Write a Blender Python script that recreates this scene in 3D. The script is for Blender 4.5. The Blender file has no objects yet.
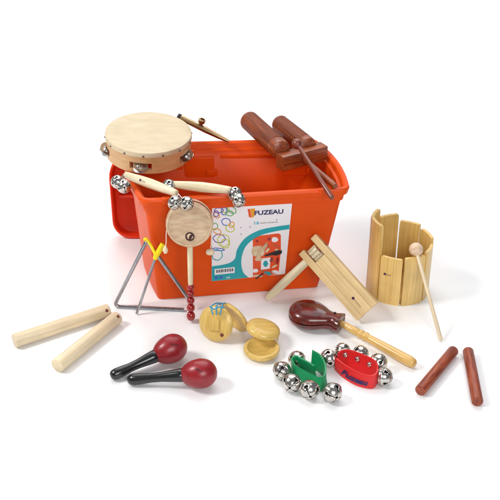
import bpy, bmesh, math, random
from math import radians as R, sin, cos, pi
from mathutils import Vector as V, Matrix as M4
random.seed(7)
C = bpy.context.scene.collection
SC = bpy.context.scene

# ------------------------------------------------------------------ camera
F, DIST, PIT = 950.0, 1.9, R(30)
CAM = V((0, -DIST*cos(PIT), DIST*sin(PIT)))
cd = bpy.data.cameras.new('camera'); cam = bpy.data.objects.new('camera', cd); C.objects.link(cam)
cam.location = CAM; cam.rotation_euler = (R(90)-PIT, 0, 0)
cd.sensor_width = 36; cd.lens = 36*F/500; cd.clip_start = .05; cd.clip_end = 100
SC.camera = cam
# ------------------------------------------------------------------ world + studio lamps
w = bpy.data.worlds.new('World'); SC.world = w; w.use_nodes = True
bg = w.node_tree.nodes['Background']; bg.inputs[0].default_value = (.93, .96, 1, 1); bg.inputs[1].default_value = .27
def area(name, loc, target, sx, sy, power, col=(1, 1, 1)):
    l = bpy.data.lights.new(name, 'AREA'); l.shape = 'RECTANGLE'; l.size = sx; l.size_y = sy
    l.energy = power; l.color = col
    o = bpy.data.objects.new(name, l); C.objects.link(o); o.location = loc
    o.rotation_euler = (V(target)-V(loc)).to_track_quat('-Z', 'Y').to_euler()
area('key_softbox', (-1.9, -.5, 2.1), (0, 0, 0), .7, .7, 54, (1, .985, .96))
area('top_softbox', (.2, .5, 2.6), (0, -.1, 0), 2.0, 1.6, 19)
area('front_softbox', (.5, -2.6, 1.5), (0, 0, .05), 1.3, 1.0, 40)
area('backdrop_fill', (0, 2.6, 3.2), (0, 1.5, 0), 4.2, 1.8, 105)  # added lamp, only there to lift the far sweep to white
SC.view_settings.view_transform = 'Standard'; SC.view_settings.look = 'None'
SC.view_settings.exposure = -0.18; SC.view_settings.gamma = 1

# ------------------------------------------------------------------ helpers
def G(px, py, z=0.0):
    """point of the level plane at height z seen at photo pixel (px, py)"""
    d = V(((px-250)/F, 0, 0)) - (py-250)/F*V((0, sin(PIT), cos(PIT))) + V((0, cos(PIT), -sin(PIT)))
    return CAM + d*((z-CAM.z)/d.z)
def Gp(px, py, p0, n):
    d = V(((px-250)/F, 0, 0)) - (py-250)/F*V((0, sin(PIT), cos(PIT))) + V((0, cos(PIT), -sin(PIT)))
    return CAM + d*((p0-CAM).dot(n)/d.dot(n))
def frame(o, z, x=(1, 0, 0)):
    """matrix with origin o, Z axis along z, X as near x as it can be"""
    z = V(z).normalized(); x = V(x); x = (x - z*x.dot(z)).normalized(); y = z.cross(x)
    m = M4((x, y, z)).transposed().to_4x4(); m.translation = V(o); return m
def along(a, b, x=(0, 0, 1)): return frame(a, V(b)-V(a), x)
T = M4.Translation
def Rot(a, ax): return M4.Rotation(R(a), 4, ax)
WM = {}
def thing(name, label, cat, loc, group=None):
    o = bpy.data.objects.new(name, None); C.objects.link(o); o.empty_display_size = .02
    o.location = loc; WM[o.name] = T(V(loc)); o['label'] = label; o['category'] = cat
    if group: o['group'] = group
    return o
def finish(bm, smooth):
    bmesh.ops.recalc_face_normals(bm, faces=bm.faces)
    if smooth:
        a = R(smooth)
        for f in bm.faces: f.smooth = True
        for e in bm.edges:
            if len(e.link_faces) == 2 and e.calc_face_angle(0) > a: e.smooth = False
def part(name, bm, mat, parent=None, m=None, smooth=38, label=None):
    m = m or M4.Identity(4)
    if isinstance(bm, bmesh.types.BMesh):
        finish(bm, smooth); me = bpy.data.meshes.new(name); bm.to_mesh(me); bm.free()
    else: me = bm
    if not me.materials: me.materials.append(mat)
    o = bpy.data.objects.new(name, me); C.objects.link(o)
    if parent is not None:
        o.parent = parent; o.matrix_local = WM[parent.name].inverted() @ m
    else: o.matrix_world = m
    WM[o.name] = m
    if label: o['label'] = label
    return o
def mesh_of(bm, mat, smooth=38):
    finish(bm, smooth); me = bpy.data.meshes.new('m'); bm.to_mesh(me); bm.free(); me.materials.append(mat); return me
def lathe(bm, prof, n=40, m=None, sy=1.0):
    m = m or M4.Identity(4); rings = []
    for r, z in prof:
        if r < 1e-6: rings.append([bm.verts.new(m @ V((0, 0, z)))])
        else: rings.append([bm.verts.new(m @ V((r*cos(2*pi*i/n), sy*r*sin(2*pi*i/n), z))) for i in range(n)])
    for a, b in zip(rings, rings[1:]):
        if len(a) == 1 and len(b) == 1: continue
        for i in range(n):
            j = (i+1) % n
            if len(a) == 1: bm.faces.new((a[0], b[i], b[j]))
            elif len(b) == 1: bm.faces.new((a[i], a[j], b[0]))
            else: bm.faces.new((a[i], a[j], b[j], b[i]))
    for q in (rings[0], rings[-1]):
        if len(q) > 1 and prof[0] != prof[-1]: bm.faces.new(q)
    return bm
def loft(bm, secs, cap=True, closed=True):
    rs = [[bm.verts.new(p) for p in s] for s in secs]
    for a, b in zip(rs, rs[1:]):
        n = len(a)
        for i in range(n if closed else n-1):
            j = (i+1) % n; bm.faces.new((a[i], a[j], b[j], b[i]))
    if cap: bm.faces.new(rs[0]); bm.faces.new(rs[-1])
    return bm
def catmull(pts, k=6):
    pts = [V(p) for p in pts]; out = []
    P = [2*pts[0]-pts[1]] + pts + [2*pts[-1]-pts[-2]]
    for i in range(1, len(P)-2):
        for s in range(k):
            t = s/k; a, b, c, d = P[i-1:i+3]
            out.append(.5*((2*b)+(c-a)*t+(2*a-5*b+4*c-d)*t*t+(3*b-a-3*c+d)*t**3))
    out.append(pts[-1]); return out
def tube(bm, pts, r, n=12):
    pts = [V(p) for p in pts]; secs = []; up = None
    for i, p in enumerate(pts):
        t = (pts[min(i+1, len(pts)-1)]-pts[max(i-1, 0)]).normalized()
        if up is None: up = t.orthogonal().normalized()
        up = (up - t*up.dot(t)).normalized(); s = t.cross(up)
        rr = r[i] if isinstance(r, (list, tuple)) else r
        secs.append([p + rr*(cos(2*pi*k/n)*up + sin(2*pi*k/n)*s) for k in range(n)])
    return loft(bm, secs)
def box(bm, x0, x1, y0, y1, z0, z1, m=None, bev=0.0, seg=2):
    m = m or M4.Identity(4); b = bmesh.new()
    vs = [b.verts.new((x, y, z)) for x in (x0, x1) for y in (y0, y1) for z in (z0, z1)]
    for f in ((0, 1, 3, 2), (4, 6, 7, 5), (0, 4, 5, 1), (2, 3, 7, 6), (0, 2, 6, 4), (1, 5, 7, 3)): b.faces.new([vs[i] for i in f])
    bmesh.ops.recalc_face_normals(b, faces=b.faces)
    if bev: bmesh.ops.bevel(b, geom=list(b.edges), offset=bev, segments=seg, affect='EDGES', profile=.6)
    b.transform(m); me = bpy.data.meshes.new('t'); b.to_mesh(me); b.free(); bm.from_mesh(me); bpy.data.meshes.remove(me)
    return bm
def prism(bm, pts, z0, z1, m=None, bev=0.0):
    m = m or M4.Identity(4); b = bmesh.new()
    lo = [b.verts.new((p[0], p[1], z0)) for p in pts]; hi = [b.verts.new((p[0], p[1], z1)) for p in pts]
    b.faces.new(lo); b.faces.new(hi); n = len(pts)
    for i in range(n): b.faces.new((lo[i], lo[(i+1) % n], hi[(i+1) % n], hi[i]))
    bmesh.ops.recalc_face_normals(b, faces=b.faces)
    if bev:
        es = [e for e in b.edges if len(set(round(v.co.z, 6) for v in e.verts)) == 1]
        bmesh.ops.bevel(b, geom=es, offset=bev, segments=2, affect='EDGES', profile=.6)
    b.transform(m); me = bpy.data.meshes.new('t'); b.to_mesh(me); b.free(); bm.from_mesh(me); bpy.data.meshes.remove(me)
    return bm
def stroke(bm, pts, wd, z0, z1, closed=False):
    pts = [V((p[0], p[1], 0)) for p in pts]; n = len(pts); L, Rr = [], []
    for i, p in enumerate(pts):
        a = pts[(i-1) % n] if closed or i else pts[i]; b = pts[(i+1) % n] if closed or i < n-1 else pts[i]
        t = (b-a).normalized(); q = V((-t.y, t.x, 0))*wd/2; L.append(p+q); Rr.append(p-q)
    secs = [[V((l.x, l.y, z0)), V((r.x, r.y, z0)), V((r.x, r.y, z1)), V((l.x, l.y, z1))] for l, r in zip(L, Rr)]
    if closed: secs.append(secs[0])
    return loft(bm, secs, cap=not closed)
def text(body, size, mat, m, parent, bold=0.0, shear=0.0, name='lettering', width=None):
    cu = bpy.data.curves.new('txt', 'FONT'); cu.body = body; cu.size = size; cu.offset = bold; cu.shear = shear
    cu.extrude = .00012; cu.resolution_u = 3
    o = bpy.data.objects.new('txt', cu); C.objects.link(o); bpy.context.view_layer.update()
    me = bpy.data.meshes.new_from_object(o.evaluated_get(bpy.context.evaluated_depsgraph_get()))
    bpy.data.objects.remove(o); bpy.data.curves.remove(cu); me.name = name
    xs = [v.co.x for v in me.vertices]
    if width:
        k = width/(max(xs)-min(xs)); x0 = min(xs)
        for v in me.vertices: v.co.x = (v.co.x-x0)*k
    me.materials.clear(); me.materials.append(mat)
    return part(name, me, mat, parent, m)

# ------------------------------------------------------------------ materials
def mat(name, col, rough=.5, metal=0., coat=0., spec=.5):
    m = bpy.data.materials.new(name); m.use_nodes = True; b = m.node_tree.nodes['Principled BSDF']
    b.inputs['Base Color'].default_value = (*col, 1); b.inputs['Roughness'].default_value = rough
    b.inputs['Metallic'].default_value = metal; b.inputs['Coat Weight'].default_value = coat
    b.inputs['Coat Roughness'].default_value = .08; b.inputs['Specular IOR Level'].default_value = spec
    return m
def nodes(m): return m.node_tree.nodes, m.node_tree.links, m.node_tree.nodes['Principled BSDF']
def noisy(m, c1, c2, scale=(60, 60, 60), lo=.35, hi=.65, bump=0., detail=5, lowf=.0, rvar=0.0):
    n, l, b = nodes(m)
    tc = n.new('ShaderNodeTexCoord'); mp = n.new('ShaderNodeMapping'); mp.inputs['Scale'].default_value = scale
    oi = n.new('ShaderNodeObjectInfo'); add = n.new('ShaderNodeVectorMath'); add.operation = 'ADD'
    mul = n.new('ShaderNodeVectorMath'); mul.operation = 'SCALE'; mul.inputs['Scale'].default_value = 3.0
    cb = n.new('ShaderNodeCombineXYZ')
    for i in range(3): l.new(oi.outputs['Random'], cb.inputs[i])
    l.new(cb.outputs[0], mul.inputs[0]); l.new(tc.outputs['Object'], add.inputs[0]); l.new(mul.outputs[0], add.inputs[1])
    l.new(add.outputs[0], mp.inputs[0])
    no = n.new('ShaderNodeTexNoise'); no.inputs['Scale'].default_value = 1; no.inputs['Detail'].default_value = detail
    l.new(mp.outputs[0], no.inputs['Vector'])
    r = n.new('ShaderNodeValToRGB'); r.color_ramp.elements[0].position = lo; r.color_ramp.elements[1].position = hi
    r.color_ramp.elements[0].color = (*c1, 1); r.color_ramp.elements[1].color = (*c2, 1)
    l.new(no.outputs['Fac'], r.inputs[0])
    n2 = n.new('ShaderNodeTexNoise'); n2.inputs['Scale'].default_value = 22; n2.inputs['Detail'].default_value = 3
    l.new(add.outputs[0], n2.inputs['Vector'])
    m2 = n.new('ShaderNodeMapRange'); m2.inputs['From Min'].default_value = .3; m2.inputs['From Max'].default_value = .7
    m2.inputs['To Min'].default_value = 1-lowf; m2.inputs['To Max'].default_value = 1+lowf*.4
    l.new(n2.outputs['Fac'], m2.inputs[0])
    mx = n.new('ShaderNodeVectorMath'); mx.operation = 'SCALE'
    l.new(r.outputs[0], mx.inputs[0]); l.new(m2.outputs[0], mx.inputs['Scale']); l.new(mx.outputs[0], b.inputs['Base Color'])
    if bump:
        bp = n.new('ShaderNodeBump'); bp.inputs['Strength'].default_value = .5; bp.inputs['Distance'].default_value = bump
        l.new(no.outputs['Fac'], bp.inputs['Height']); l.new(bp.outputs[0], b.inputs['Normal'])
    if rvar:
        mr = n.new('ShaderNodeMapRange'); mr.inputs['To Min'].default_value = b.inputs['Roughness'].default_value-rvar
        mr.inputs['To Max'].default_value = b.inputs['Roughness'].default_value+rvar
        l.new(no.outputs['Fac'], mr.inputs[0]); l.new(mr.outputs[0], b.inputs['Roughness'])
    return m
def wood(name, c1, c2, rough=.45, coat=0., fine=(420, 420, 9), bump=.0003, lo=.3, hi=.7):
    return noisy(mat(name, c1, rough, 0, coat), c1, c2, fine, lo, hi, bump, lowf=.13)
def s(r, g, b):  # sRGB bytes to linear
    return tuple(((c/255)/12.92 if c/255 <= .04045 else ((c/255+.055)/1.055)**2.4) for c in (r, g, b))

PLASTIC = noisy(mat('orange_plastic', s(222, 78, 8), .42, spec=.22), s(219, 76, 7), s(224, 80, 9), (900, 900, 900), .4, .6, .00010, lowf=.05, rvar=.06)
LIDP = noisy(mat('red_orange_plastic', s(224, 54, 22), .42, spec=.25), s(222, 54, 22), s(226, 57, 23), (900, 900, 900), .4, .6, .0001)
PALE = wood('pale_beech', s(214, 192, 154), s(234, 218, 188), .55)
CREAM = wood('cream_handle_wood', s(214, 196, 156), s(236, 224, 194), .42, .1, (300, 300, 10))
FRAMEW = wood('tambourine_ply', s(196, 150, 98), s(216, 176, 126), .45, .1, (60, 60, 700))
SKIN = noisy(mat('drum_skin', s(205, 188, 158), .55), s(200, 181, 147), s(213, 196, 166), (26, 70, 30), .3, .7, .0003, 7, lowf=.05)
SKIN2 = noisy(mat('mottled_skin', s(200, 170, 135), .55), s(182, 148, 116), s(212, 186, 154), (50, 60, 140), .3, .68, .0004, 7)
SKINRIM = noisy(mat('skin_edge', s(205, 175, 140), .6), s(196, 160, 120), s(222, 198, 165), (150, 150, 150), .3, .7, .0005)
YELLOW = wood('yellow_bamboo', s(206, 166, 82), s(228, 196, 114), .38, .25, (12, 420, 420))
OLIVE = wood('varnished_bamboo', s(210, 169, 92), s(231, 197, 126), .38, .2, (230, 230, 7), .00015)
RATCH = wood('ratchet_wood', s(216, 182, 126), s(231, 204, 152), .5, .1, (450, 450, 10))
TURNED = wood('turned_yellow_wood', s(206, 160, 82), s(226, 186, 112), .35, .3, (300, 300, 12))
BROWN = wood('brown_hardwood', s(112, 46, 18), s(172, 88, 42), .42, .18, (380, 380, 14), lo=.35)
REDBR = wood('red_brown_rosewood', s(108, 38, 20), s(170, 80, 46), .5, .05, (260, 260, 30))
DARKST = wood('dark_stick', s(104, 42, 26), s(128, 56, 34), .35, .3)
LACQ = noisy(mat('dark_red_lacquer', s(90, 20, 14), .28, 0, .45), s(64, 11, 8), s(112, 26, 17), (50, 50, 12), .3, .7)
MRED = noisy(mat('maraca_red', s(140, 18, 30), .36, 0, .12), s(132, 15, 26), s(148, 21, 33), (90, 90, 90), .3, .7, .00025)
MBLK = noisy(mat('black_lacquer', s(20, 20, 22), .25, 0, .4), s(16, 16, 18), s(28, 28, 30), (200, 200, 40))
BEADR = noisy(mat('red_beads', s(150, 20, 24), .25, 0, .5), s(140, 16, 20), s(158, 24, 28), (80, 80, 80))
CHROME = noisy(mat('nickel', (.60, .57, .53), .2, 1.), (.50, .47, .43), (.66, .63, .59), (160, 160, 160), .3, .7, bump=.00025, rvar=.07)
STEEL = noisy(mat('steel_rod', (.38, .38, .40), .2, 1.), (.33, .33, .35), (.44, .44, .46), (300, 300, 20))
BRASS = noisy(mat('brass', (.42, .27, .14), .34, 1.), (.32, .19, .10), (.52, .37, .20), (200, 200, 30), rvar=.06)
TIN = noisy(mat('jingle_tin', (.62, .61, .60), .25, 1.), (.52, .51, .50), (.70, .69, .68), (300, 300, 300), bump=.0003)
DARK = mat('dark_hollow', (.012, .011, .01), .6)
TACK = mat('tack_metal', (.20, .17, .15), .35, 1.)
GREEN = noisy(mat('green_nylon', s(8, 140, 84), .45), s(6, 128, 76), s(14, 150, 92), (900, 900, 900), .3, .7, .0003)
REDS = noisy(mat('red_nylon', s(214, 32, 34), .45), s(204, 26, 30), s(222, 40, 40), (900, 900, 900), .3, .7, .0003)
YPL = mat('yellow_rubber', s(240, 214, 10), .4)
BLUE = mat('blue_cord', s(60, 150, 190), .7)
CORD = mat('white_cord', s(226, 208, 188), .8)
BEADW = mat('cream_bead', s(232, 212, 178), .4)
PAPER = mat('label_paper', s(236, 232, 236), .35, spec=.4)
TEAL = mat('teal_ink', s(20, 160, 170), .4); NAVY = mat('navy_ink', s(40, 30, 90), .4)
PURP = mat('purple_ink', s(70, 20, 70), .5); ORI = mat('orange_ink', s(226, 78, 30), .4)
EMB = mat('dark_brown_print', s(62, 28, 24), .5)
GREY = mat('grey_ink', s(140, 120, 100), .5); AMB = mat('amber_ink', s(226, 150, 30), .4)
LBLU = mat('light_blue_ink', s(90, 180, 205), .4); BLK = mat('black_ink', s(40, 30, 34), .4)
MAUVE = mat('mauve_ink', s(110, 70, 160), .4); LIME = mat('lime_ink', s(190, 200, 60), .4)
GRN = mat('green_ink', s(90, 170, 90), .4); INKB = mat('blue_ink', s(60, 90, 190), .4)
FLOOR = noisy(mat('white_paper', (.9, .9, .905), .55), (.885, .885, .892), (.905, .905, .91), (3, 3, 3))

# ------------------------------------------------------------------ setting: a white paper sweep
bm = bmesh.new()
prof = [(-5, 0), (3.2, 0)] + [(3.2+1.5*sin(a), 1.5-1.5*cos(a)) for a in [k*pi/2/12 for k in range(1, 13)]] + [(4.7, 3.5)]
lo = [bm.verts.new((-5, y, z)) for y, z in prof]; hi = [bm.verts.new((5, y, z)) for y, z in prof]
for i in range(len(prof)-1): bm.faces.new((lo[i], hi[i], hi[i+1], lo[i+1]))
fl = part('ground', bm, FLOOR); fl['kind'] = 'structure'

# ------------------------------------------------------------------ storage box
TOPC = [V((-.182, -.196, .215)), V((.168, -.151, .215)), V((.122, .052, .215)), V((-.232, .030, .215))]
BOTC = [V((-.169, -.185, 0)), V((.130, -.141, 0)), V((.088, .030, 0)), V((-.209, -.016, 0))]
def section(t, off=0.0, rec=.004, rr=.013, bow=.010):
    c = [b.lerp(a, t) for a, b in zip(TOPC, BOTC)]; z = c[0].z; cen = sum(c, V())/4; poly = []
    for i in range(4):
        a, b = c[i], c[(i+1) % 4]; d = b-a; L = d.length; d /= L; nrm = V((d.y, -d.x, 0))
        prev = c[i-1]; dp = (a-prev).normalized()
        p0, p2 = a-dp*rr, a+d*rr
        for k in range(7):
            q = k/6; poly.append(p0*(1-q)**2 + a*2*q*(1-q) + p2*q*q)
        K = 24
        for k in range(1, K):
            q = k/K; s_ = rr+(L-2*rr)*q; p = a+d*s_
            if i in (1, 3): p = p+nrm*bow*(1-(2*q-1)**2)
            if i in (0, 2):
                u = s_/L; e = min(max((u-.13)/.012, 0), 1)*min(max((.86-u)/.012, 0), 1); p = p-nrm*rec*e
            poly.append(p)
    n = len(poly); out = []
    for i in range(n):
        t_ = (poly[(i+1) % n]-poly[i-1]).normalized(); out.append(poly[i]+V((t_.y, -t_.x, 0))*off)
    for p in out: p.z = z
    return out
def setz(sec, z): return [V((p.x, p.y, z)) for p in sec]
tub = thing('storage_box', 'large orange plastic box with a white label, heaped with instruments', 'storage box', (-.02, -.07, 0))
bm = bmesh.new()
secs = [setz(section(0, -.006, .0005, .012, .006), .0), section(.006, -.001, .0005, .012, .006), section(.05, 0, .003, .013, .008)] + [section(k/10) for k in range(1, 9)]
secs += [section(.875), section(.878, .004, .0015), section(.935, .004, .0015), section(.94, .009, 0), section(.985, .010, 0),
         setz(section(.995, .008, 0), .2155), setz(section(.998, .002, 0), .2160), setz(section(.99, -.001, 0), .2135),
         section(.95, -.002, 0), section(.945, -.0065, 0), section(.88, -.0070, 0), section(.872, -.004, .004), section(.5, -.003, .004), setz(section(.03, -.004, .004), .006)]
loft(bm, secs)
part('tub', bm, PLASTIC, tub, smooth=30)
# hinge blocks moulded on the inside of the back wall
bc = TOPC[3].lerp(TOPC[2], .39); bd = (TOPC[2]-TOPC[3]).normalized()
hm = frame(V((bc.x, bc.y, 0)), (0, 0, 1), bd)
for x0, name in ((-.004, 'hinge_block'), (.19, 'hinge_block')):
    bm = bmesh.new()
    box(bm, x0-.03, x0+.028, -.019, -.006, .150, .192, hm, .002)
    box(bm, x0-.034, x0-.010, -.015, -.004, .192, .206, hm, .002)
    box(bm, x0+.012, x0+.034, -.0235, -.018, .155, .168, hm, .002)
    part(name, bm, PLASTIC, tub)
for u in (.115, .885):
    q = TOPC[0].lerp(TOPC[1], u); tm0 = frame(V((q.x, q.y, 0)), (0, 0, 1), TOPC[1]-TOPC[0])
    bm = bmesh.new(); box(bm, -.010, .010, -.0135, -.004, .2075, .2185, tm0, .0018); part('rim_tab', bm, PLASTIC, tub)
bm = bmesh.new(); box(bm, .036, .150, -.0125, -.004, .186, .194, hm, .0015); part('wall_ledge', bm, PLASTIC, tub)
bm = bmesh.new(); box(bm, -.100, -.036, -.018, -.004, .168, .178, hm, .0015); part('wall_ledge', bm, PLASTIC, tub)
# label
A, B, Dn = TOPC[0].lerp(BOTC[0], .1), TOPC[1].lerp(BOTC[1], .1), BOTC[0].lerp(BOTC[1], .5)
nf = (B-A).cross(Dn-A).normalized(); nf = nf if nf.y < 0 else -nf
pl0 = A - nf*.0022
TL, TR, BR, BL = [Gp(x, y, pl0, nf) for x, y in ((212, 208), (292, 203.3), (288.5, 275), (212, 281))]
LW = ((TR-TL).length+(BR-BL).length)/2; LH = ((TL-BL).length+(TR-BR).length)/2
lm = frame(TL, nf, TR-TL)
def U(x, y):
    """label coordinates from the close view of the label (in its own pixels)"""
    u = (x-62)/398; v = (y-38+.058*(x-62))/366
    p = TL.lerp(TR, u).lerp(BL.lerp(BR, u), v); q = lm.inverted() @ p
    return (q.x, q.y)
Z1, Z2, Z3, Z4 = .0008, .0012, .0016, .0020
bm = bmesh.new(); prism(bm, [U(62, 38), U(460, 15), U(441, 374), U(60, 404)], 0, Z1)
lab = part('label', bm, PAPER, tub, lm, 0)
def ink(name, polys, m, z0=Z1, z1=Z2):
    for i, p in enumerate(polys):
        bm = bmesh.new(); prism(bm, [U(*q) for q in p], z0-.0001, z1+i*.00003); part(name, bm, m, lab, lm, 0)
def sm(pts, k=6): return [(p.x, p.y) for p in catmull([V((a, b, 0)) for a, b in pts], k)]
outer = sm([(61, 326), (110, 320), (155, 308), (180, 285), (190, 240), (230, 184), (300, 146), (380, 129), (453, 119)])
inner = sm([(452, 141), (380, 152), (300, 174), (240, 217), (216, 268), (212, 318), (224, 362), (250, 388)])
ink('swoosh', [outer+inner+[(61, 403)]], TEAL)
def rnd(cx, cy, a, b, rot, n=6):
    out = []
    for k in range(48):
        t = 2*pi*k/48; rr = 1+.045*cos(n*t); x, y = a*rr*cos(t), b*rr*sin(t)
        out.append((cx+x*cos(rot)-y*sin(rot), cy+x*sin(rot)+y*cos(rot)))
    return out
for mt, ls in {MAUVE: [(96, 48, 22, 12, 0), (98, 186, 30, 20, .1), (82, 64, 12, 14, 0)], LIME: [(152, 136, 22, 17, .3), (128, 212, 22, 22, 0), (120, 196, 30, 30, .4), (128, 46, 18, 16, .6)],
               GRN: [(158, 44, 26, 15, .6), (76, 126, 14, 16, .5), (148, 62, 20, 12, .2)], INKB: [(132, 104, 22, 17, .2), (94, 240, 30, 6, .1), (122, 52, 14, 18, 0)],
               AMB: [(88, 150, 20, 12, .4), (84, 72, 16, 12, .5), (160, 118, 12, 14, .4)], TEAL: [(88, 268, 26, 27, .3)]}.items():
    for cx, cy, a, b, ro in ls:
        bm = bmesh.new(); stroke(bm, [U(*q) for q in rnd(cx, cy, a, b, ro)], 0.0014, Z1-.0001, Z2+random.random()*.0003, True)
        part('ring_pattern', bm, mt, lab, lm, 0)
ink('logo', [[(238, 42), (250, 41), (258, 84), (246, 80)], ], ORI)
ink('logo', [[(251, 41), (276, 39), (272, 78), (259, 84)]], AMB)
def tm(x, y, dz=Z2):
    q = U(x, y); q2 = U(x+100, y-5.8); a = math.atan2(q2[1]-q[1], q2[0]-q[0])
    return lm @ T(V((q[0], q[1], dz))) @ M4.Rotation(a, 4, 'Z')
def wid(x0, x1, y): a, b = U(x0, y), U(x1, y); return math.hypot(a[0]-b[0], a[1]-b[1])
text('FUZEAU', .0122, NAVY, tm(273, 71), lab, .00035, width=wid(273, 418, 60))
text('16', .0085, LBLU, tm(273, 117), lab, .0002, width=wid(273, 298, 100))
text('instruments', .0040, GREY, tm(304, 113), lab, 0, width=wid(304, 392, 100))
ink('barcode_patch', [[(75, 340), (178, 331), (178, 361), (75, 370)]], PAPER, Z2, Z3)
bm = bmesh.new()
for p in ([[(x, 345-.087*(x-75)), (x+wd, 345-.087*(x+wd-75)), (x+wd, 360-.087*(x+wd-75)), (x, 360-.087*(x-75))]
     for x, wd in ((84, 5), (92, 2), (97, 4), (104, 2), (109, 5), (117, 3), (123, 2), (128, 5), (136, 2), (141, 4), (148, 2), (153, 4), (160, 2), (165, 5))]): prism(bm, [U(*q) for q in p], Z3-.0001, Z4)
part('barcode', bm, BLK, lab, lm, 0)
text('CE', .0045, PAPER, tm(134, 390), lab, .0001, width=wid(133, 154, 390))
ink('mark', [[(76, 380), (90, 379), (90, 392), (76, 393)], [(100, 378), (116, 377), (116, 389), (100, 390)]], INKB, Z2, Z3)
# printed picture of the kit
ink('printed_picture', [sm([(268, 190), (290, 176), (350, 168), (398, 163), (410, 172)], 3)+[(414, 250), (406, 372), (330, 384), (274, 384)]], ORI)
ink('printed_picture', [rnd(296, 252, 34, 30, .2, 5), rnd(330, 230, 8, 26, .5, 4), rnd(300, 292, 20, 10, 0, 3), rnd(392, 245, 10, 5, 0), rnd(300, 380, 24, 6, .1)], SKINRIM, Z2, Z3)
ink('printed_picture', [rnd(380, 193, 17, 13, 0, 3), [(312, 290), (362, 284), (360, 342), (314, 348)], rnd(390, 362, 20, 10, .2, 4), rnd(285, 352, 15, 10, 0)], PAPER, Z2, Z3)
ink('printed_picture', [[(330, 272), (372, 256), (400, 246), (420, 250), (418, 264), (396, 274), (366, 272), (334, 278)], [(286, 392), (324, 364), (328, 368), (292, 396)]], BLK, Z3, Z4)
ink('printed_picture', [rnd(352, 190, 10, 8, 0), rnd(366, 296, 8, 14, .3, 4), rnd(398, 300, 7, 18, .1, 3), rnd(290, 200, 8, 6, .3)], BEADR, Z2, Z3)
ink('printed_picture', [rnd(282, 262, 10, 14, .4, 5), rnd(318, 262, 9, 12, 0, 4), rnd(344, 246, 6, 14, .7), rnd(384, 330, 16, 5, -.5)], PALE, Z3, Z4)
ink('printed_picture', [rnd(337, 316, 12, 16, 0, 4), rnd(350, 366, 20, 8, .3, 5)], TEAL, Z3, Z4)
for q in ([(326, 210), (334, 236)], [(336, 208), (352, 238)], [(370, 290), (400, 330)], [(300, 340), (350, 372)], [(360, 350), (410, 384)], [(320, 386), (340, 360), (358, 384)], [(372, 214), (404, 236)]):
    bm = bmesh.new(); stroke(bm, [U(*p) for p in q], .0008, Z3, Z4+.0002); part('printed_picture', bm, GREY, lab, lm, 0)
ink('mark', [[(206, 162), (210, 162), (210, 167), (206, 167)], [(250, 127), (255, 126), (255, 131), (250, 132)], [(384, 92), (388, 92), (388, 97), (384, 97)], [(204, 130), (208, 130), (208, 134), (204, 134)]], MAUVE)

# ------------------------------------------------------------------ lid leaning behind the box
ld = thing('box_lid', 'red-orange plastic lid standing on edge behind the orange box', 'lid', (-.1, .07, 0))
lmx = frame((-.278, .052, 0), (0, -1, .05), (1, .12, 0))     # local x right, y up, z to the camera
def rrect(x0, x1, y0, y1, r, n=8, rt_=None):
    rt_ = rt_ or r
    out = []
    for cx, cy, a0, r in ((x1-rt_, y1-rt_, 0, rt_), (x0+rt_, y1-rt_, 90, rt_), (x0+r, y0+r, 180, r), (x1-r, y0+r, 270, r)):
        for k in range(n+1):
            a = R(a0+90*k/n); out.append((cx+r*cos(a), cy+r*sin(a)))
    return out
bm = bmesh.new()
def lring(i, z, r): return [V((x, y, z)) for x, y in rrect(i, .37-i, i, .190-i, r, 8, .058-(.038-r))]
loft(bm, [lring(.004, -.018, .036), lring(0, -.016, .038), lring(0, .006, .038), lring(.002, .008, .037), lring(.005, .006, .034), lring(.008, -.010, .03), lring(.012, -.013, .027)])
part('shell', bm, LIDP, ld, lmx)
bm = bmesh.new(); box(bm, .016, .34, .086, .092, -.014, -.004, lmx, .001); part('rib', bm, LIDP, ld)
bm = bmesh.new(); prism(bm, rrect(.05, .12, .03, .075, .012), -.0145, -.002, lmx, .002); part('latch_boss', bm, LIDP, ld)
bm = bmesh.new(); box(bm, .068, .082, -.001+.001, .012, .008, .020, lmx, .002); part('latch', bm, AMB, ld)

# ------------------------------------------------------------------ jingle bell mesh, shared
def bell_mesh(r):
    bm = bmesh.new(); W = 5.5
    az = []
    for q in range(4):
        az += [q*90-11, q*90-W, q*90+W, q*90+11, q*90+28, q*90+45, q*90+62]
    az.sort(); n = len(az)
    pol = [8, 14, 28, 44, 58, 64, 70, 76, 81, 86, 88, 90, 92, 94, 100, 112, 126, 140, 155, 170]
    rings = []
    for p in pol:
        k = 1.055 if p in (88, 90, 92) else 1
        rings.append([bm.verts.new((k*r*sin(R(p))*cos(R(a)), k*r*sin(R(p))*sin(R(a)), -k*r*cos(R(p)))) for a in az])
    def slot(pi_, ai):
        a = (az[ai]+az[(ai+1) % n]+(360 if ai == n-1 else 0))/2; a = (a+45) % 90-45; p = (pol[pi_]+pol[pi_+1])/2
        return (abs(a) < W and p < 64) or (abs(a) < 11 and 58 < p < 76) or (abs(a) < 11 and p < 12)
    for i in range(len(pol)-1):
        for j in range(n):
            if not slot(i, j):
                k = (j+1) % n; bm.faces.new((rings[i][j], rings[i][k], rings[i+1][k], rings[i+1][j]))
    bm.faces.new(rings[-1])
    c = bm.verts.new((0, 0, -r*.9999))
    bmesh.ops.delete(bm, geom=[c], context='VERTS')
    bmesh.ops.solidify(bm, geom=list(bm.faces), thickness=.0006)
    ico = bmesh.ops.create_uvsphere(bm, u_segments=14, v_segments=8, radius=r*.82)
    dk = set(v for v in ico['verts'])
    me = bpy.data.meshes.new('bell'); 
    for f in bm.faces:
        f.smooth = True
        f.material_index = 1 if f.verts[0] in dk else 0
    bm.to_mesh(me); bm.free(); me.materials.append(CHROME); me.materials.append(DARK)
    return me
BELL = {k: bell_mesh(k) for k in (.0115, .0145)}
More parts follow.
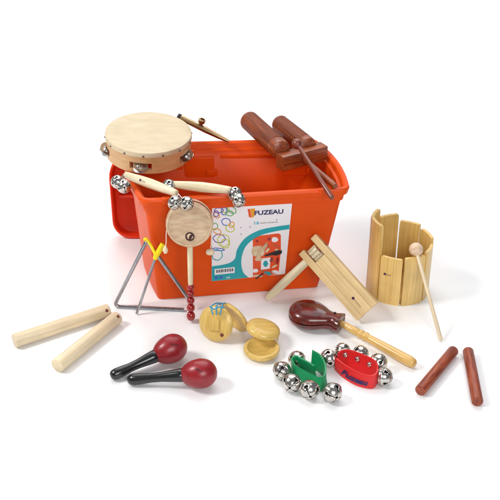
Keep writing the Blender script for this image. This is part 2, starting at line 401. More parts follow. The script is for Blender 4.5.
def bell(parent, pos, face, r=.0145, roll=20):
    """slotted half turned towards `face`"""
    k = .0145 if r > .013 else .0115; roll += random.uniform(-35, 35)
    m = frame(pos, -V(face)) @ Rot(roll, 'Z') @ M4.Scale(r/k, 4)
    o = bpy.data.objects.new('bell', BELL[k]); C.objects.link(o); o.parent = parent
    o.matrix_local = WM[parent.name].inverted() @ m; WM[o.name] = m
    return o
def dot_logo(parent, pos, nrm, xdir, r=.0022, wd=.011):
    m = frame(pos, nrm, xdir)
    bm = bmesh.new(); prism(bm, [(r*cos(k*pi/8), r*sin(k*pi/8)) for k in range(16)], -.0004, .0003)
    part('logo_dot', bm, PURP, parent, m, 0)
    text('Fuzeau', .0036, GREY, m @ T(V((r*1.6, -.0012, .0002))), parent, 0, width=wd)

# ------------------------------------------------------------------ tambourine on the box corner
c0 = V((-.189, -.018, .2215)); rt, ht = .0785, .042
tb = thing('tambourine', 'round skin-headed tambourine lying across the left end of the orange box', 'tambourine', c0)
tmx = T(c0) @ Rot(5.5, 'X') @ Rot(3.0, 'Y')
slots = [-163, -96, -24, 48, 120]; N = 120
def inslot(a): return any(abs((a-s_+180) % 360-180) < 14.5 for s_ in slots)
bm = bmesh.new(); zs = [0, .008, .021, ht]; gr = {}
for ri, rad in enumerate((rt, rt-.006)):
    for zi, z in enumerate(zs):
        for i in range(N):
            a = 2*pi*i/N; gr[ri, zi, i] = bm.verts.new((rad*cos(a), rad*sin(a), z))
for i in range(N):
    j = (i+1) % N; mid = (i+.5)*360/N
    for zi in range(3):
        if zi == 1 and inslot(mid): continue
        bm.faces.new((gr[0, zi, i], gr[0, zi, j], gr[0, zi+1, j], gr[0, zi+1, i])); bm.faces.new((gr[1, zi, i], gr[1, zi+1, i], gr[1, zi+1, j], gr[1, zi, j]))
    if inslot(mid):
        for zi in (1, 2): bm.faces.new((gr[0, zi, i], gr[0, zi, j], gr[1, zi, j], gr[1, zi, i]))
    if inslot(mid) != inslot(mid+3): bm.faces.new((gr[0, 1, j], gr[1, 1, j], gr[1, 2, j], gr[0, 2, j]))
    bm.faces.new((gr[0, 0, i], gr[0, 0, j], gr[1, 0, j], gr[1, 0, i]))
fr = part('frame', bm, FRAMEW, tb, tmx, 30)
bm = bmesh.new()
lathe(bm, [(0, ht+.0008), (rt-.01, ht+.0008), (rt-.0025, ht+.0012), (rt+.0005, ht+.0002), (rt+.0012, ht-.002), (rt+.0012, ht-.0085), (rt+.0004, ht-.009), (rt-.002, ht-.003), (0, ht-.001)], 96)
part('drumhead', bm, SKIN, tb, tmx, 30)
for k in range(14):
    a = R(-100+k*360/14+8); bm = bmesh.new()
    lathe(bm, [(.0023, 0), (.0021, .0008), (.0012, .0016), (0, .0019)], 12, frame((( rt+.0010)*cos(a), (rt+.0010)*sin(a), ht-.006), (cos(a), sin(a), 0)))
    part('tack', bm, TACK, tb, tmx)
def jprof(r, d): return [(0, .0016*d), (r*.35, .0022*d), (r*.5, .0004*d), (r*.8, .0006*d), (r, .0020*d), (r, .0024*d), (r*.8, .0011*d), (r*.5, .0009*d), (r*.36, .0028*d), (0, .0022*d)]
for s_ in slots:
    a = R(s_); pm = T(V(((rt-.001)*cos(a), (rt-.001)*sin(a), .0145))) @ Rot(random.uniform(-9, 9), 'X') @ Rot(14 if s_ == -163 else -14 if s_ == -24 else 4, 'Y') @ Rot(16, 'X')
    bm = bmesh.new(); lathe(bm, [(.0010, -.009), (.0010, .009)], 8, pm); part('pin', bm, TACK, tb, tmx)
    for d in (1, -1):
        bm = bmesh.new(); lathe(bm, jprof(.0138, d), 28, pm @ Rot(random.uniform(6, 12)*d, 'Y') @ T(V((0, 0, .0006*d)))); part('jingle', bm, TIN, tb, tmx)

# ------------------------------------------------------------------ brass kazoo behind the tambourine
ka, kb = G(178.5, 116.5, .262), G(229, 141.5, .2235)
kz = thing('kazoo', 'narrow brass kazoo propped between tambourine and back rim of the box', 'kazoo', kb)
km = along(ka, kb); kl = (kb-ka).length
bm = bmesh.new(); lathe(bm, [(.0050, 0), (.0054, .001), (.0052, .004), (.0057, .03), (.0059, kl*.55), (.0046, kl*.8), (.0030, kl*.97), (.0025, kl), (.0010, kl), (.003, kl*.8), (.0040, .03), (.0042, 0), (.0050, 0)], 28)
part('body', bm, BRASS, kz, km)
bm = bmesh.new(); tz = kl*.42
tm_ = frame((0, 0, 0), (1, 0, 0), (0, 0, 1)) ; tm_ = T(V((.005, 0, tz))) @ tm_
lathe(bm, [(.0040, -.002), (.0040, .005), (.0066, .0055), (.0068, .0115), (.0060, .0125), (.0045, .0125), (.0045, .008), (0, .008)], 24, tm_)
part('turret', bm, BRASS, kz, km)
bm = bmesh.new(); lathe(bm, [(.0040, .0006), (.0052, -.0016), (.0062, 0), (.0062, .0040), (.0056, .0048), (0, .0048)], 24); part('dark_mouth_cap', bm, DARK, kz, km)  # black cap, its colour standing in for the shade inside the open mouth

# ------------------------------------------------------------------ jingle bell handles
def jingle_stick(a, b, label, cl, cr, flip=1, logo=False):
    t = thing('jingle_stick', label, 'jingle stick', (a+b)/2, 'wooden jingle sticks on the box rim')
    m = along(a, b); L = (b-a).length
    P = [(0, 0), (.0045, .0006), (.0058, .002), (.0062, L*.06), (.0082, L*.3), (.0090, L*.5), (.0082, L*.72), (.0064, L*.93), (.0058, L-.002), (.0045, L-.0006), (0, L)]
    bm = bmesh.new(); lathe(bm, P, 32); h = part('handle', bm, CREAM, t, m, 60)
    for (pos, face) in cl+cr: bell(t, pos, face, .0118, random.uniform(0, 90))
    for e, d, grp in ((a, -1, cl), (b, 1, cr)):
        bm = bmesh.new(); u = (b-a).normalized()*d
        for pos, f in grp: tube(bm, [e-u*.001, e+u*.003, e.lerp(pos, .6)], .0011, 8)
        part('wire', bm, STEEL, t)
    return t, h
a1, b1 = G(125, 174.5, .2275), G(177, 193.5, .2275)
z = .2275
t1, h1 = jingle_stick(a1, b1, 'cream wooden jingle stick with small dark logo at the left corner of the box', [(G(117.5, 182, .226), (-.6, -.7, .2)), (G(124, 186.5, .222), (.2, -1, .3))],
             [(G(175, 203, .222), (.3, -1, .4)), (G(187, 203.5, .224), (.4, -.8, .5))])
mid = a1.lerp(b1, .36); vdir = (CAM-mid).normalized(); ax = (b1-a1).normalized(); vv = (vdir-ax*vdir.dot(ax)).normalized()
dot_logo(t1, mid+vv*.0087, vv, ax, .0022, .009)
a2, b2 = G(172, 184.2, .231), G(232, 190.2, .2265)
jingle_stick(a2, b2, 'plain cream wooden jingle stick lying along the front rim behind the white label', [(G(169, 186, .2285), (-.6, -.8, .1))],
             [(G(235, 194, .2265), (.3, -1, .3)), (G(239, 200.5, .221), (.5, -.8, .1))])

# ------------------------------------------------------------------ wooden agogo (guiro) and its beater
g1a, g1b = G(249, 120.5, .2375), G(282, 151, .2375); g2a, g2b = G(279.5, 123.5, .235), G(309, 147, .235)
ag = thing('guiro', 'two ribbed brown wooden cylinders joined by a block across the right end of the box', 'guiro', (g1b+g2b)/2-V((0, 0, .02)))
def ribbed(a, b, r):
    L = (b-a).length; P = [(0, .004), (r*.72, .004), (r*.76, 0), (r*.93, 0), (r, .002)]; z = .005
    while z < L*.84: P += [(r, z), (r, z+.0018), (r*.925, z+.0024), (r*.925, z+.0038)]; z += .0046
    P += [(r, L*.87), (r, L*.93), (r*.93, L*.975), (r*.7, L-.001), (r*.45, L), (0, L)]
    bm = bmesh.new(); lathe(bm, P, 48); part('ribbed_cylinder', bm, BROWN, ag, along(a, b), 35)
ribbed(g1a, g1b, .0192); ribbed(g2a, g2b, .0175)
dz = -.012
k0, k1 = G(279.5, 160, .226), G(324, 148.5, .226)
bx = (k1-k0); bl = bx.length
bmx = frame(k0, bx, (0, 0, 1))          # z along block
bm = bmesh.new(); box(bm, -.019, .010, -.013, .013, 0, bl, None, .0025); part('block', bm, BROWN, ag, bmx)
hb = G(335.5, 186.5, .2215)
ha = G(303, 158, .222)
bm = bmesh.new(); L = (hb-ha).length; lathe(bm, [(.005, 0), (.0048, L*.5), (.0056, L*.9), (.0045, L-.001), (0, L)], 24); part('handle', bm, TURNED if 0 else BROWN, ag, along(ha, hb))
sa, sb = G(297, 144, .262), G(332.5, 198.5, .2195)
bt = thing('guiro_beater', 'dark brown round-headed beater lying over the guiro block and box rim', 'beater', sb)
m = along(sa, sb); L = (sb-sa).length
bm = bmesh.new(); lathe(bm, [(0, -.0098)]+[(.0098*sin(R(k)), -.0098*cos(R(k))) for k in range(15, 180, 15)]+[(0, .0098)], 28); part('head', bm, DARKST, bt, m, 60)
bm = bmesh.new(); lathe(bm, [(.0036, .006), (.0040, L*.5), (.0046, L-.003), (.0036, L-.0005), (0, L)], 20); part('stick', bm, DARKST, bt, m)

# ------------------------------------------------------------------ monkey drum leaning on the front of the box
d0 = G(191, 320.5, .004)
ndir = V((0, -1, 0)); dcen = Gp(189.6, 223, V((0, -.224, 0)), V((0, 1, 0)))
ax = (dcen-d0).normalized(); L = (dcen-d0).length
md = thing('rattle_drum', 'small round drum on a stick with red beaded handle leaning against the box', 'rattle drum', d0)
dm = frame(d0, ax, (1, 0, 0))     # y is away from the camera
RD = .0385
fm = T(V((0, 0, L))) @ Rot(90, 'X')      # lathe z axis -> -y (to the camera)
bm = bmesh.new(); lathe(bm, [(RD-.001, -.012), (RD, -.010), (RD, .009), (RD-.002, .0115), (RD-.004, .0115), (RD-.004, -.012), (RD-.001, -.012)], 72, fm); part('drum_frame', bm, BEADR, md, dm)
for d, nm in ((1, 'drum_skin'), (-1, 'drum_skin')):
    bm = bmesh.new(); lathe(bm, [(0, .0122*d), (RD*.8, .0124*d), (RD*.93, .0128*d), (RD+.0012, .0112*d), (RD+.0016, .006*d), (RD+.0004, .0056*d), (RD-.003, .010*d), (0, .0108*d)], 72, fm); part(nm, bm, SKIN2, md, dm)
bm = bmesh.new()
for k in range(72):
    pass
lathe(bm, [(RD*.955+.0011*cos(R(t)), .0126+.0011*sin(R(t))) for t in range(0, 361, 45)], 72, fm); part('edge_cord', bm, SKINRIM, md, dm)
lg = fm @ T(V((.001, -RD*.52, .0128))) @ M4.Scale(1.55, 4)
bm = bmesh.new(); lathe(bm, [(.0051, -.0003), (.0051, .0003), (0, .0003)], 32, lg); part('printed_emblem', bm, EMB, md, dm)
bm = bmesh.new(); prism(bm, [(-.0034, .0010), (-.0010, .0036), (.0016, .0030), (-.0002, .0016), (-.0012, -.0004), (-.0010, -.0026), (-.0026, -.0018)], .0002, .0005, lg); part('printed_emblem', bm, SKINRIM, md, dm)
bm = bmesh.new(); prism(bm, [(.0014, -.0030), (.0034, -.0012), (.0036, .0008), (.0024, -.0004)], .0002, .0005, lg); part('printed_emblem', bm, SKINRIM, md, dm)
bm = bmesh.new(); lathe(bm, [(.0040, L*.36), (.0046, L*.45), (.0050, L-RD+.004)], 24); part('stick', bm, CREAM, md, dm)
zt = 0.0; bl_ = L*.385
szs = [(.0076, .0178), (.0072, .0150), (.0068, .0135), (.0066, .0130), (.0066, .0130)]
tot = sum(h for _, h in szs)
for r_, h in szs:
    h2 = h*bl_/tot; bm = bmesh.new(); lathe(bm, [(0, zt)]+[(r_*sin(R(k))**.8, zt+h2/2-h2/2*cos(R(k))) for k in range(12, 180, 12)]+[(0, zt+h2)], 28); part('bead', bm, BEADR, md, dm, 60); zt += h2
def P3(px, py, dy=0): return Gp(px, py, V((0, -.224+dy, 0)), V((0, 1, 0)))
c = bmesh.new(); tube(c, catmull([P3(170.5, 214), P3(168.5, 222, -.006), P3(166.4, 232, -.008), P3(166.2, 242, -.006), P3(165.6, 247, -.006)]), .0009, 8); part('string', c, CORD, md)
c = bmesh.new(); tube(c, catmull([P3(208.6, 212), P3(210.2, 222, -.006), P3(211.4, 234, -.007), P3(211.2, 244, -.005), P3(210.8, 248, -.004)]), .0009, 8); part('string', c, CORD, md)
bm = bmesh.new(); lathe(bm, [(0, -.006), (.0028, -.005), (.0048, 0), (.0042, .004), (.0016, .009), (0, .010)], 20, T(P3(165.4, 250.5, -.006))); part('pellet', bm, BEADW, md)
bm = bmesh.new(); lathe(bm, [(0, -.0066), (.0045, -.006), (.0058, -.003), (.0058, .003), (.0045, .006), (0, .0066)], 20, frame(P3(210.2, 252, -.004), (1, -.3, .2))); part('pellet', bm, BEADW, md)

# ------------------------------------------------------------------ triangle
t0, t2 = G(114, 306.2, .0034), G(184, 309.8, .0034)
ta = Gp(146.8, 240.5, V((-.2, -.200, .1)), V((.10, .97, -.0)))
tr = thing('triangle', 'steel triangle standing against the left end of the box', 'triangle', (t0+t2)/2)
e2 = G(189, 299.5, .022)
def corner(a, b, c_, r=.011, n=6):
    u, v = (a-b).normalized(), (c_-b).normalized(); p, q = b+u*r, b+v*r
    return [p*(1-k/n)**2+b*2*(k/n)*(1-k/n)+q*(k/n)**2 for k in range(n+1)]
rt_end = ta + (e2-ta)*1.0
bm = bmesh.new(); tube(bm, [t2]+corner(t2, t0, ta)+corner(t0, ta, rt_end, .009)+[rt_end], .0034, 16); part('bar', bm, STEEL, tr, smooth=50)
hp = G(156, 257, 0); hp = Gp(156, 256, V((-.2, -.215, .1)), V((.0, 1, 0)))
sbk = thing('triangle_beater', 'thin straight steel rod hanging in front of the triangle', 'triangle beater', G(136.8, 313.5, .003))
bm = bmesh.new(); tube(bm, [G(136.8, 313.5, .0028), hp], .0025, 12); part('rod', bm, STEEL, sbk)
yh = thing('triangle_holder', 'yellow rubber holder looped over the top corner of the triangle', 'holder', hp)
bm = bmesh.new(); up_ = (hp-G(136.8, 313.5, .0028)).normalized(); p2 = hp-up_*.006
q0 = Gp(163.3, 244, V((-.2, -.208, .1)), V((0, 1, 0)))
tube(bm, [p2, hp, q0], [.0042, .0048, .0052], 16); part('grip', bm, YPL, yh)
bm = bmesh.new(); tube(bm, catmull([ta+V((-.004, -.003, .003)), ta+V((0, -.004, .005)), ta+V((.008, -.006, -.008)), hp+V((0, -.002, .002))]), [.0028]*19, 10); part('loop', bm, YPL, yh)

# ------------------------------------------------------------------ claves
def clave(a, b, r, label, mt, grp, hole=True, r2=None):
    r2 = r2 or r; t = thing('clave', label, 'clave', (a+b)/2-V((0, 0, r)), grp); L = (b-a).length
    bm = bmesh.new(); lathe(bm, [(0, 0), (r-.0016, 0), (r-.0004, .0006), (r, .002), (r*.5+r2*.5, L*.5), (r2, L-.003), (r2-.001, L-.001), (r2-.003, L), (0, L)], 44)
    m = along(a, b); part('stick', bm, mt, t, m)
    if hole:
        bm = bmesh.new(); hv = m.to_3x3().inverted() @ (CAM-b).normalized(); hv.z = 0; hv.normalize()
        hm_ = frame(hv*(r2-.0004)+V((0, 0, L-.008)), hv); lathe(bm, [(0, .0006), (.0026, .0006), (.0030, .0002), (.0030, -.002)], 20, hm_)
        part('hole', bm, HOLE, t, m)
HOLE = mat('hole_brown', s(110, 52, 36), .7)
gp = 'pale wooden claves on the left'
clave(G(14, 341, .0122), G(109, 310, .0122), .0122, 'long pale wooden clave, the farther left of the light pair', PALE, gp, True, .0118)
clave(G(57, 366, .0122), G(117.5, 317, .0122), .0122, 'long pale wooden clave, the nearer one beside the maracas', PALE, gp, True, .0118)
gp = 'red-brown wooden claves on the right'
clave(G(420, 391, .0090), G(454, 350, .0090), .0090, 'short red-brown clave pointing at the yellow castanet handle end', REDBR, gp, False)
clave(G(477.5, 402, .0090), G(468, 350.5, .0090), .0090, 'short red-brown clave, rightmost object of all', REDBR, gp, False)

# ------------------------------------------------------------------ maracas
def maraca(tip, cen, label, rb=.0238):
    ax = (cen-tip).normalized(); t = thing('maraca', label, 'maraca', V((cen.x, cen.y, 0)), 'red and black maracas')
    m = along(tip, cen); L = (cen-tip).length; nk = L-rb*1.32
    bm = bmesh.new(); lathe(bm, [(0, 0), (.0048, .0006), (.0082, .004), (.0094, .010), (.0090, .02), (.0076, nk*.45), (.0080, nk*.65), (.0098, nk*.85), (.0108, nk*.97), (.0112, nk+.003), (.0098, nk+.006)], 32)
    part('handle', bm, MBLK, t, m, 60)
    P = [(0, nk-.001)]
    for k in range(1, 24):
        a = pi*k/24; x = -cos(a); w_ = rb*sin(a)*(1+.08*x); P.append((w_, L+(rb*1.32 if x < 0 else rb*1.2)*x))
    P.append((0, L+rb*1.2)); bm = bmesh.new(); lathe(bm, P, 48); hd = part('head', bm, MRED, t, m, 60)
    # thin painted seam scribble
    v = m.to_3x3().inverted() @ (CAM-cen+V((.1, 0, .5))).normalized(); v.z = 0; v.normalize(); sd = V((-v.y, v.x, 0))
    bm = bmesh.new(); pts = []
    for k in range(9):
        zz = (-.1+.5*k/8)*rb; an = .30*(k-4)/8+.04*sin(k*1.7); rr_ = math.sqrt(max(rb*rb-(zz/1.2)**2, 0))*(1+.08*zz/rb)
        pts.append((v*cos(an)+sd*sin(an))*rr_+V((0, 0, L+zz)))
    tube(bm, pts, [.0003, .0006, .0010, .0008, .0006, .0009, .0006, .0004, .0002], 6); part('print', bm, DARK, hd, m)
maraca(G(110.5, 376.5, .0085), G(170.5, 349, .0245), 'red-headed maraca with black handle, the farther back of the pair')
maraca(G(127.5, 380, .0085), G(199.5, 373.5, .0245), 'red-headed maraca with black handle, the nearer of the pair')

# ------------------------------------------------------------------ castanets
def shell(r, h):
    P = [(0, h), (r*.45, h*.98), (r*.75, h*.9), (r*.93, h*.68), (r, h*.38), (r*.985, h*.1), (r*.95, 0), (r*.80, 0), (r*.76, h*.10), (r*.66, h*.34), (r*.45, h*.52), (r*.25, h*.58), (0, h*.60)]
    return lathe(bmesh.new(), P, 56)
ca = thing('castanets', 'yellow wooden castanets standing on edge, tied with a blue cord', 'castanets', G(216, 341, 0), 'yellow wooden castanets')
n1 = V((-.38, -.84, .36)).normalized()
cA = Gp(215.8, 323.5, G(216, 323.5, .032), n1)
mA = frame(cA-n1*.004, n1, (0, 0, 1))
part('shell', shell(.0315, .010), YELLOW, ca, mA)
bm = bmesh.new(); box(bm, -.0105, .0105, -.0095, .0095, .0085, .0135, Rot(8, 'Z'), .0012); part('boss', bm, YELLOW, ca, mA)
bm = bmesh.new(); lathe(bm, [(.0032, .0090), (.0030, .0104), (0, .0106)], 20, T(V((-.0155, -.0165, 0)))); part('hole', bm, HOLE, ca, mA)
bm = bmesh.new()
for k in range(-4, 5):
    xx = k*.0050; hl = math.sqrt(max(.024**2-xx*xx, 0))
    if abs(k) > 1: tube(bm, [(-hl*.9, xx, .0094-.0003*abs(k)), (0, xx, .0099-.0003*abs(k)), (hl*.9, xx, .0094-.0003*abs(k))], .0007, 6)
part('groove', bm, TURNED, ca, mA)
n2 = V((.62, .62, .30)).normalized(); cB = G(233, 318.5, .030)
part('shell', shell(.0315, .010), YELLOW, ca, frame(cB, n2, (0, 0, 1)))
tp = cA+V((.002, .006, .029))
bm = bmesh.new()
for dx, a in ((-.006, 1), (.006, 2), (0, 3)):
    tube(bm, catmull([tp+V((dx, -.014, -.006)), tp+V((dx*1.5, -.006, .004+.001*a)), tp+V((dx+.006, .012, .001)), tp+V((dx+.012, .02, -.008))]), .0011, 8)
tube(bm, catmull([tp+V((-.012, -.006, .006)), tp+V((-.004, -.008, .002)), tp+V((.004, -.008, .006)), tp+V((.013, -.006, .003))]), .0012, 8)
part('cord', bm, BLUE, ca)
cb = thing('castanets', 'yellow wooden castanets lying open like a clam beside the green bells', 'castanets', G(262, 347, 0), 'yellow wooden castanets')
part('shell', shell(.0305, .0135), YELLOW, cb, frame(G(261.6, 347, .0140), (0, 0.02, -1), (1, .3, 0)))
nU = V((-.16, .10, 1)).normalized()
nU = V((-.22, -.12, 1)).normalized()
part('shell', shell(.0298, .0135), YELLOW, cb, frame(G(262.6, 331.5, .0235), V((.24, .05, 1)), (1, .3, 0)))
bm = bmesh.new(); e = G(279, 340, .022); tube(bm, catmull([e+V((-.006, .006, -.010)), e+V((-.002, .006, -.004)), e+V((-.002, .006, .002)), e+V((-.008, .006, .006))]), .0010, 8); part('cord', bm, TURNED, cb)

# ------------------------------------------------------------------ handle castanet (dark red)
hc0, hc1 = G(290, 309, .022), G(341, 322.5, .022)
hx = V((hc1.x-hc0.x, hc1.y-hc0.y, 0)); HL = hx.length
hc = thing('handle_castanet', 'glossy dark red pear-shaped clapper on a turned yellow handle', 'handle castanet', (hc0+hc1)/2-V((0, 0, .022)))
hmx = frame(V((hc0.x, hc0.y, .0205)), (0, 0, 1), hx)
WP = [(0, 0), (.02, .30), (.06, .55), (.14, .80), (.25, .96), (.36, 1.0), (.48, .95), (.60, .80), (.72, .58), (.80, .47), (.87, .46), (.94, .58), (1.0, .64)]
def shellhalf(sg):
    bm = bmesh.new(); secs = []; W_, H_ = .0335, .0185
    pts = catmull([V((x*HL, w_, 0)) for x, w_ in WP], 3)
    for p in pts:
        w_ = max(p.y, .015); hh = H_*(w_**.7 if p.x < HL*.5 else max(w_, .62)**.7)
        sec = [V((p.x, W_*w_*cos(a), sg*(.0012+hh*sin(a)**.8))) for a in [pi*k/16 for k in range(17)]]
        secs.append(sec)
    loft(bm, secs); return bm
for sg in (1, -1): part('shell', shellhalf(sg), LACQ, hc, hmx, 45)
bm = bmesh.new(); box(bm, HL*.5, HL*.985, -.013, .013, -.0011, .0011, None); part('hinge_pad', bm, DARK, hc, hmx)
bm = bmesh.new(); lathe(bm, [(.0024, -.001), (.0024, .001), (0, .0012)], 12, T(V((HL*.86, .004, .0148)))); part('rivet', bm, DARK, hc, hmx)
y0, y1 = G(336, 320.5, .020), G(415.5, 364.5, .0095); L = (y1-y0).length
P = [(.0052, 0), (.0056, L*.08), (.0066, L*.20), (.0068, L*.28), (.0056, L*.295), (.0078, L*.315), (.0078, L*.34), (.0058, L*.355), (.0082, L*.375), (.0084, L*.395), (.0066, L*.415), (.0072, L*.45), (.0080, L*.6), (.0090, L*.85), (.0092, L*.93), (.0078, L*.98), (.005, L-.0005), (0, L)]
bm = bmesh.new(); lathe(bm, P, 36); part('handle', bm, TURNED, hc, along(y0, y1), 50)

# ------------------------------------------------------------------ ratchet
wv = V((.69876, .12160, .70494)); nv = V((-.31821, -.82974, .45855)); uv = V((-.64068, .54474, .54110))
LB = V((.1879, -.2625, .00766)); LL = .1615; Hh = V((.0301, -.1928, .0079))
rc = thing('ratchet', 'pale wooden ratchet with slotted body propped up on its round handle', 'ratchet', V((.1879, -.2625, 0)))
# local: x across, y into the thickness, z up the body
rm = M4((wv, -nv, uv)).transposed().to_4x4(); rm.translation = LB
WB = .0475; th = .017
bm = bmesh.new(); box(bm, 0, .0125, 0, th, 0, LL-.004, None, .0008); part('cheek', bm, RATCH, rc, rm)
bm = bmesh.new(); box(bm, WB-.0125, WB, 0, th, 0, LL+.002, None, .0008); part('cheek', bm, RATCH, rc, rm)
bm = bmesh.new(); box(bm, .0127, WB-.0127, .0004, th-.0004, 0.0004, LL*.78, None, .0005); part('tongue', bm, RATCH, rc, rm)
gm = T(V((WB/2, th*.40, LL*.862))) @ Rot(90, 'Y')
bm = bmesh.new(); pts = []
for k in range(10):
    a = 2*pi*k/10; pts += [(.0128*cos(a-.18), .0128*sin(a-.18)), (.0128*cos(a+.12), .0128*sin(a+.12)), (.0088*cos(a+.2), .0088*sin(a+.2)), (.0088*cos(a+.42), .0088*sin(a+.42))]
prism(bm, pts, -.0082, .0082, gm, .0004); part('gear', bm, CREAM, rc, rm)
bm = bmesh.new(); lathe(bm, [(.0040, -.001), (.0040, WB+.002), (0, WB+.003)], 20, T(V((0, th*.40, LL*.862))) @ Rot(90, 'Y')); part('axle', bm, REDBR, rc, rm)
hr = rm @ V((.001, th*.42, LL*.862)); L = (hr-Hh).length
bm = bmesh.new(); lathe(bm, [(0, 0), (.004, .0006), (.0062, .004), (.0072, .012), (.0080, L*.35), (.0080, L*.6), (.0070, L)], 32); part('handle', bm, CREAM, rc, along(Hh, hr), 60)
dot_logo(rc, rm @ V((WB*.46, -.0003, .034)), nv, -uv, .0026, .016)

# ------------------------------------------------------------------ stave drum
sd_c = V((.2745, -.146, 0)); RS = .0575
sd = thing('stave_drum', 'round drum of upright bamboo staves of stepped heights', 'stave drum', sd_c)
bm = bmesh.new(); lathe(bm, [(0, .001), (RS-.0080, .001), (RS-.0080, .010), (0, .010)], 64, T(sd_c)); part('base', bm, OLIVE, sd)
for a, h in ((-115, .096), (-70, .099), (-25, .102), (20, .110), (65, .116), (110, .130), (155, .149), (-160, .153)):
    bm = bmesh.new(); hw = 20.4; K = 10; secs = []
    rows = [0, .002, .5, .9, .972, .990, 1.0]
    tp_ = [1, 1, 1, 1, .985, .95, .87]; inn = [.3, 0, 0, 0, 0, 0, 0]
    outer_, inner_ = [], []
    secs = []
    for q, wf in zip(rows, tp_):
        ang = [R(-hw*wf+2*hw*wf*k/K) for k in range(K+1)]
        zz = h*q if q > .01 else q*.5
        secs.append([V((RS*(.65*cos(t)+.335), RS*sin(t), zz)) for t in ang]+[V((RS*(.65*cos(t)+.335)-.0055, (RS-.003)*sin(t), zz)) for t in reversed(ang)])
    loft(bm, secs); bmesh.ops.bevel(bm, geom=[e for e in bm.edges if len(e.link_faces) == 2 and e.calc_face_angle(0) > .9], offset=.0006, segments=1, affect='EDGES')
    part('stave', bm, OLIVE, sd, T(sd_c+V((0, 0, 0))) @ Rot(a, 'Z'))
a = R(-124); nrm = V((cos(a), sin(a), 0)); a = R(-115); nrm = V((cos(a), sin(a), 0)); tng = V((-sin(a), cos(a), 0))
dot_logo(sd, sd_c+nrm*(RS*(.65*cos(R(9))+.335)+.0007)-tng*RS*sin(R(10))+V((0, 0, .062)), nrm, tng, .0022, .008)
mt_a, mt_b = Gp(441, 340, G(441, 340, .003), V((0, 0, 1))), G(416, 249.5, .1085)
ml = thing('mallet', 'pale round-headed mallet propped against the front of the stave drum', 'mallet', mt_a-V((0, 0, .003)))
m = along(mt_a, mt_b); L = (mt_b-mt_a).length
bm = bmesh.new(); lathe(bm, [(0, 0), (.0030, .0003), (.0035, .001), (.0033, L*.5), (.0034, L)], 18); part('stick', bm, PALE, ml, m)
rb = .0125; bm = bmesh.new(); lathe(bm, [(0, L-rb)]+[(rb*sin(R(k)), L-rb*cos(R(k))) for k in range(12, 180, 12)]+[(0, L+rb)], 36); part('head', bm, noisy(mat('mallet_bead', s(216, 186, 156), .5), s(206, 174, 144), s(226, 198, 170), (90, 90, 300)), ml, m, 60)

# ------------------------------------------------------------------ wrist bell straps
def band(path, hts, lean, mt, parent, name='strap', th=.0026):
    n = len(path); base = catmull([V(p) for p in path], 8)
    hs = catmull([V((h, l, 0)) for h, l in zip(hts, lean)], 8)
    secs = []
    for i, p in enumerate(base):
        t = (base[min(i+1, len(base)-1)]-base[max(i-1, 0)]); t.z = 0; t.normalize(); nn = V((t.y, -t.x, 0))
        h, l = hs[i].x, hs[i].y; u = (V((0, 0, 1))*cos(l)+nn*sin(l)); pp = nn*cos(l)-V((0, 0, 1))*sin(l)
        sec = []
        for k in range(7):
            q = k/6; sec.append(p+u*h*q+pp*th*(.5+.25*sin(pi*q)))
        for k in range(6, -1, -1):
            q = k/6; sec.append(p+u*h*q-pp*th*(.5-.25*sin(pi*q)))
        secs.append(sec)
    bm = bmesh.new(); loft(bm, secs); return part(name, bm, mt, parent, None, 50)
def rivet(parent, pos, n):
    bm = bmesh.new(); lathe(bm, [(.0042, -.001), (.0042, .0004), (.0034, .0013), (.0018, .0016), (.0012, .0008), (0, .0006)], 24, frame(pos, n)); part('rivet', bm, CHROME, parent)
wr = thing('wrist_bells', 'red wrist strap with dark lettering and five round bells', 'wrist bells', G(356, 375, 0), 'wrist bell straps')
rp = [(335.5, 369.5), (343, 377), (355, 384.5), (367, 388), (373.5, 387.5), (376.5, 382), (371, 377), (358, 371), (345, 366.5), (337, 366.5)]
zb = .0012
band([G(x, y, zb) for x, y in rp], [.023]*4+[.026]*2+[.031]*3+[.027], [0, -.15, -.22, -.18, 0, 0, .20, .25, .20, 0], REDS, wr)
for px, py, fx in ((342.5, 361, 0), (356.5, 361.2, 0), (368.5, 366.2, 0)):
    pass
outv = V((.3, -1, .1))
for (x, y, zc, r, f) in ((328.5, 358.5, .0150, .0150, (-.8, -.5, .25)), (342.5, 350.5, .0200, .0130, (-.2, .6, .7)), (360.5, 353.5, .0200, .0135, (.1, .6, .7)), (378.5, 362, .0185, .0145, (.6, .1, .7)), (383.5, 376.5, .0150, .0150, (.9, -.4, .1))):
    bell(wr, G(x, y, zc), f, r, 25)
def rivet_on(x, hgt=.0215):
    a, b = (371, 377), (358, 371)
    if x < 358: a, b = (358, 371), (345, 366.5)
    q = (x-a[0])/(b[0]-a[0]); p = G(x, a[1]+(b[1]-a[1])*q, zb); return p+V((0, sin(.22)*hgt-.0014, hgt*cos(.22)))
for x, y in ((345, 0), (357, 0), (369, 0)):
    rivet(wr, rivet_on(x), (.1, -1, .25))
tn = V((.30, -.95, .03)).normalized(); tn = V((.36, -.93, 0)).normalized()
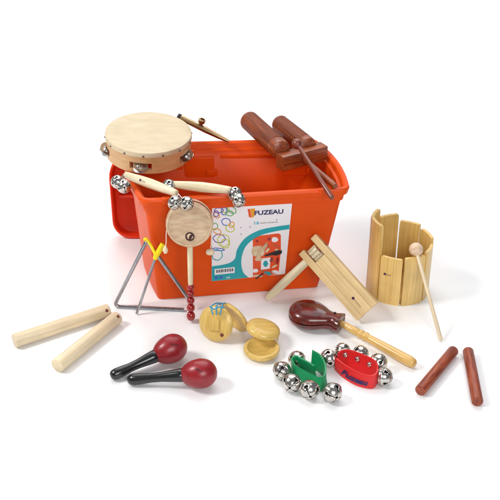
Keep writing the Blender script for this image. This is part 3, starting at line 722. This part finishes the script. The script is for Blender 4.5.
# lettering follows the strap
def curved_text(body, size, wd, fpt, mt, parent):
    cu = bpy.data.curves.new('txt', 'FONT'); cu.body = body; cu.size = size; cu.shear = .35; cu.offset = .0004; cu.extrude = .0003; cu.resolution_u = 4
    o = bpy.data.objects.new('txt', cu); C.objects.link(o); bpy.context.view_layer.update()
    me = bpy.data.meshes.new_from_object(o.evaluated_get(bpy.context.evaluated_depsgraph_get())); bpy.data.objects.remove(o); bpy.data.curves.remove(cu)
    xs = [v.co.x for v in me.vertices]; x0, x1 = min(xs), max(xs); me.name = 'lettering'
    for v in me.vertices: v.co = fpt((v.co.x-x0)/(x1-x0), v.co.y, v.co.z)
    me.materials.clear(); me.materials.append(mt); part('lettering', me, mt, parent)
fp = catmull([G(x, y, zb) for x, y in rp[:5]], 24)
def fpt(u, y, z_):
    i = min(max(int((.22+.56*u)*(len(fp)-2)), 0), len(fp)-2); fr_ = (.22+.56*u)*(len(fp)-2)-i
    p = fp[i].lerp(fp[i+1], fr_); t = (fp[i+1]-fp[i]).normalized(); nn = V((t.y, -t.x, 0)); nn = nn if nn.y < 0 else -nn
    hh = .006+y*.9; return p+nn*(.0026*.80+z_+.0006-hh*.17)+V((0, 0, hh))
curved_text('Fuzeau', .0150, .04, fpt, NAVY, wr)

wg = thing('wrist_bells', 'green wrist strap with loose flap end and five round bells', 'wrist bells', G(306, 378, 0), 'wrist bell straps')
gpth = [(311, 369), (318, 371), (324.5, 378), (326.5, 387.5), (319, 391), (308, 386.5), (300, 382), (293, 377), (291.5, 371.5), (297, 369), (306, 371.5), (316, 377)]
band([G(x, y, zb) for x, y in gpth], [.036, .031, .027, .024, .022, .021, .021, .022, .027, .031, .031, .026], [-.1, -.1, .0, .2, .45, .5, .45, .2, 0, .2, .3, .2], GREEN, wg)
rivet(wg, G(302, 370.8, zb)+V((0, .0020, .0170)), (.1, -1, .5))
for (x, y, zc, r, f) in ((282, 370.5, .0150, .0150, (-.6, -.9, -.1)), (292, 383, .0155, .0155, (-.3, -1, .1)), (309.5, 389.5, .0158, .0158, (.05, -1, -.15)), (332.3, 392.5, .0158, .0158, (.4, -1, .1)), (297, 359.5, .0150, .0145, (-.3, .7, .6))):
    bell(wg, G(x, y, zc), f, r, 45)
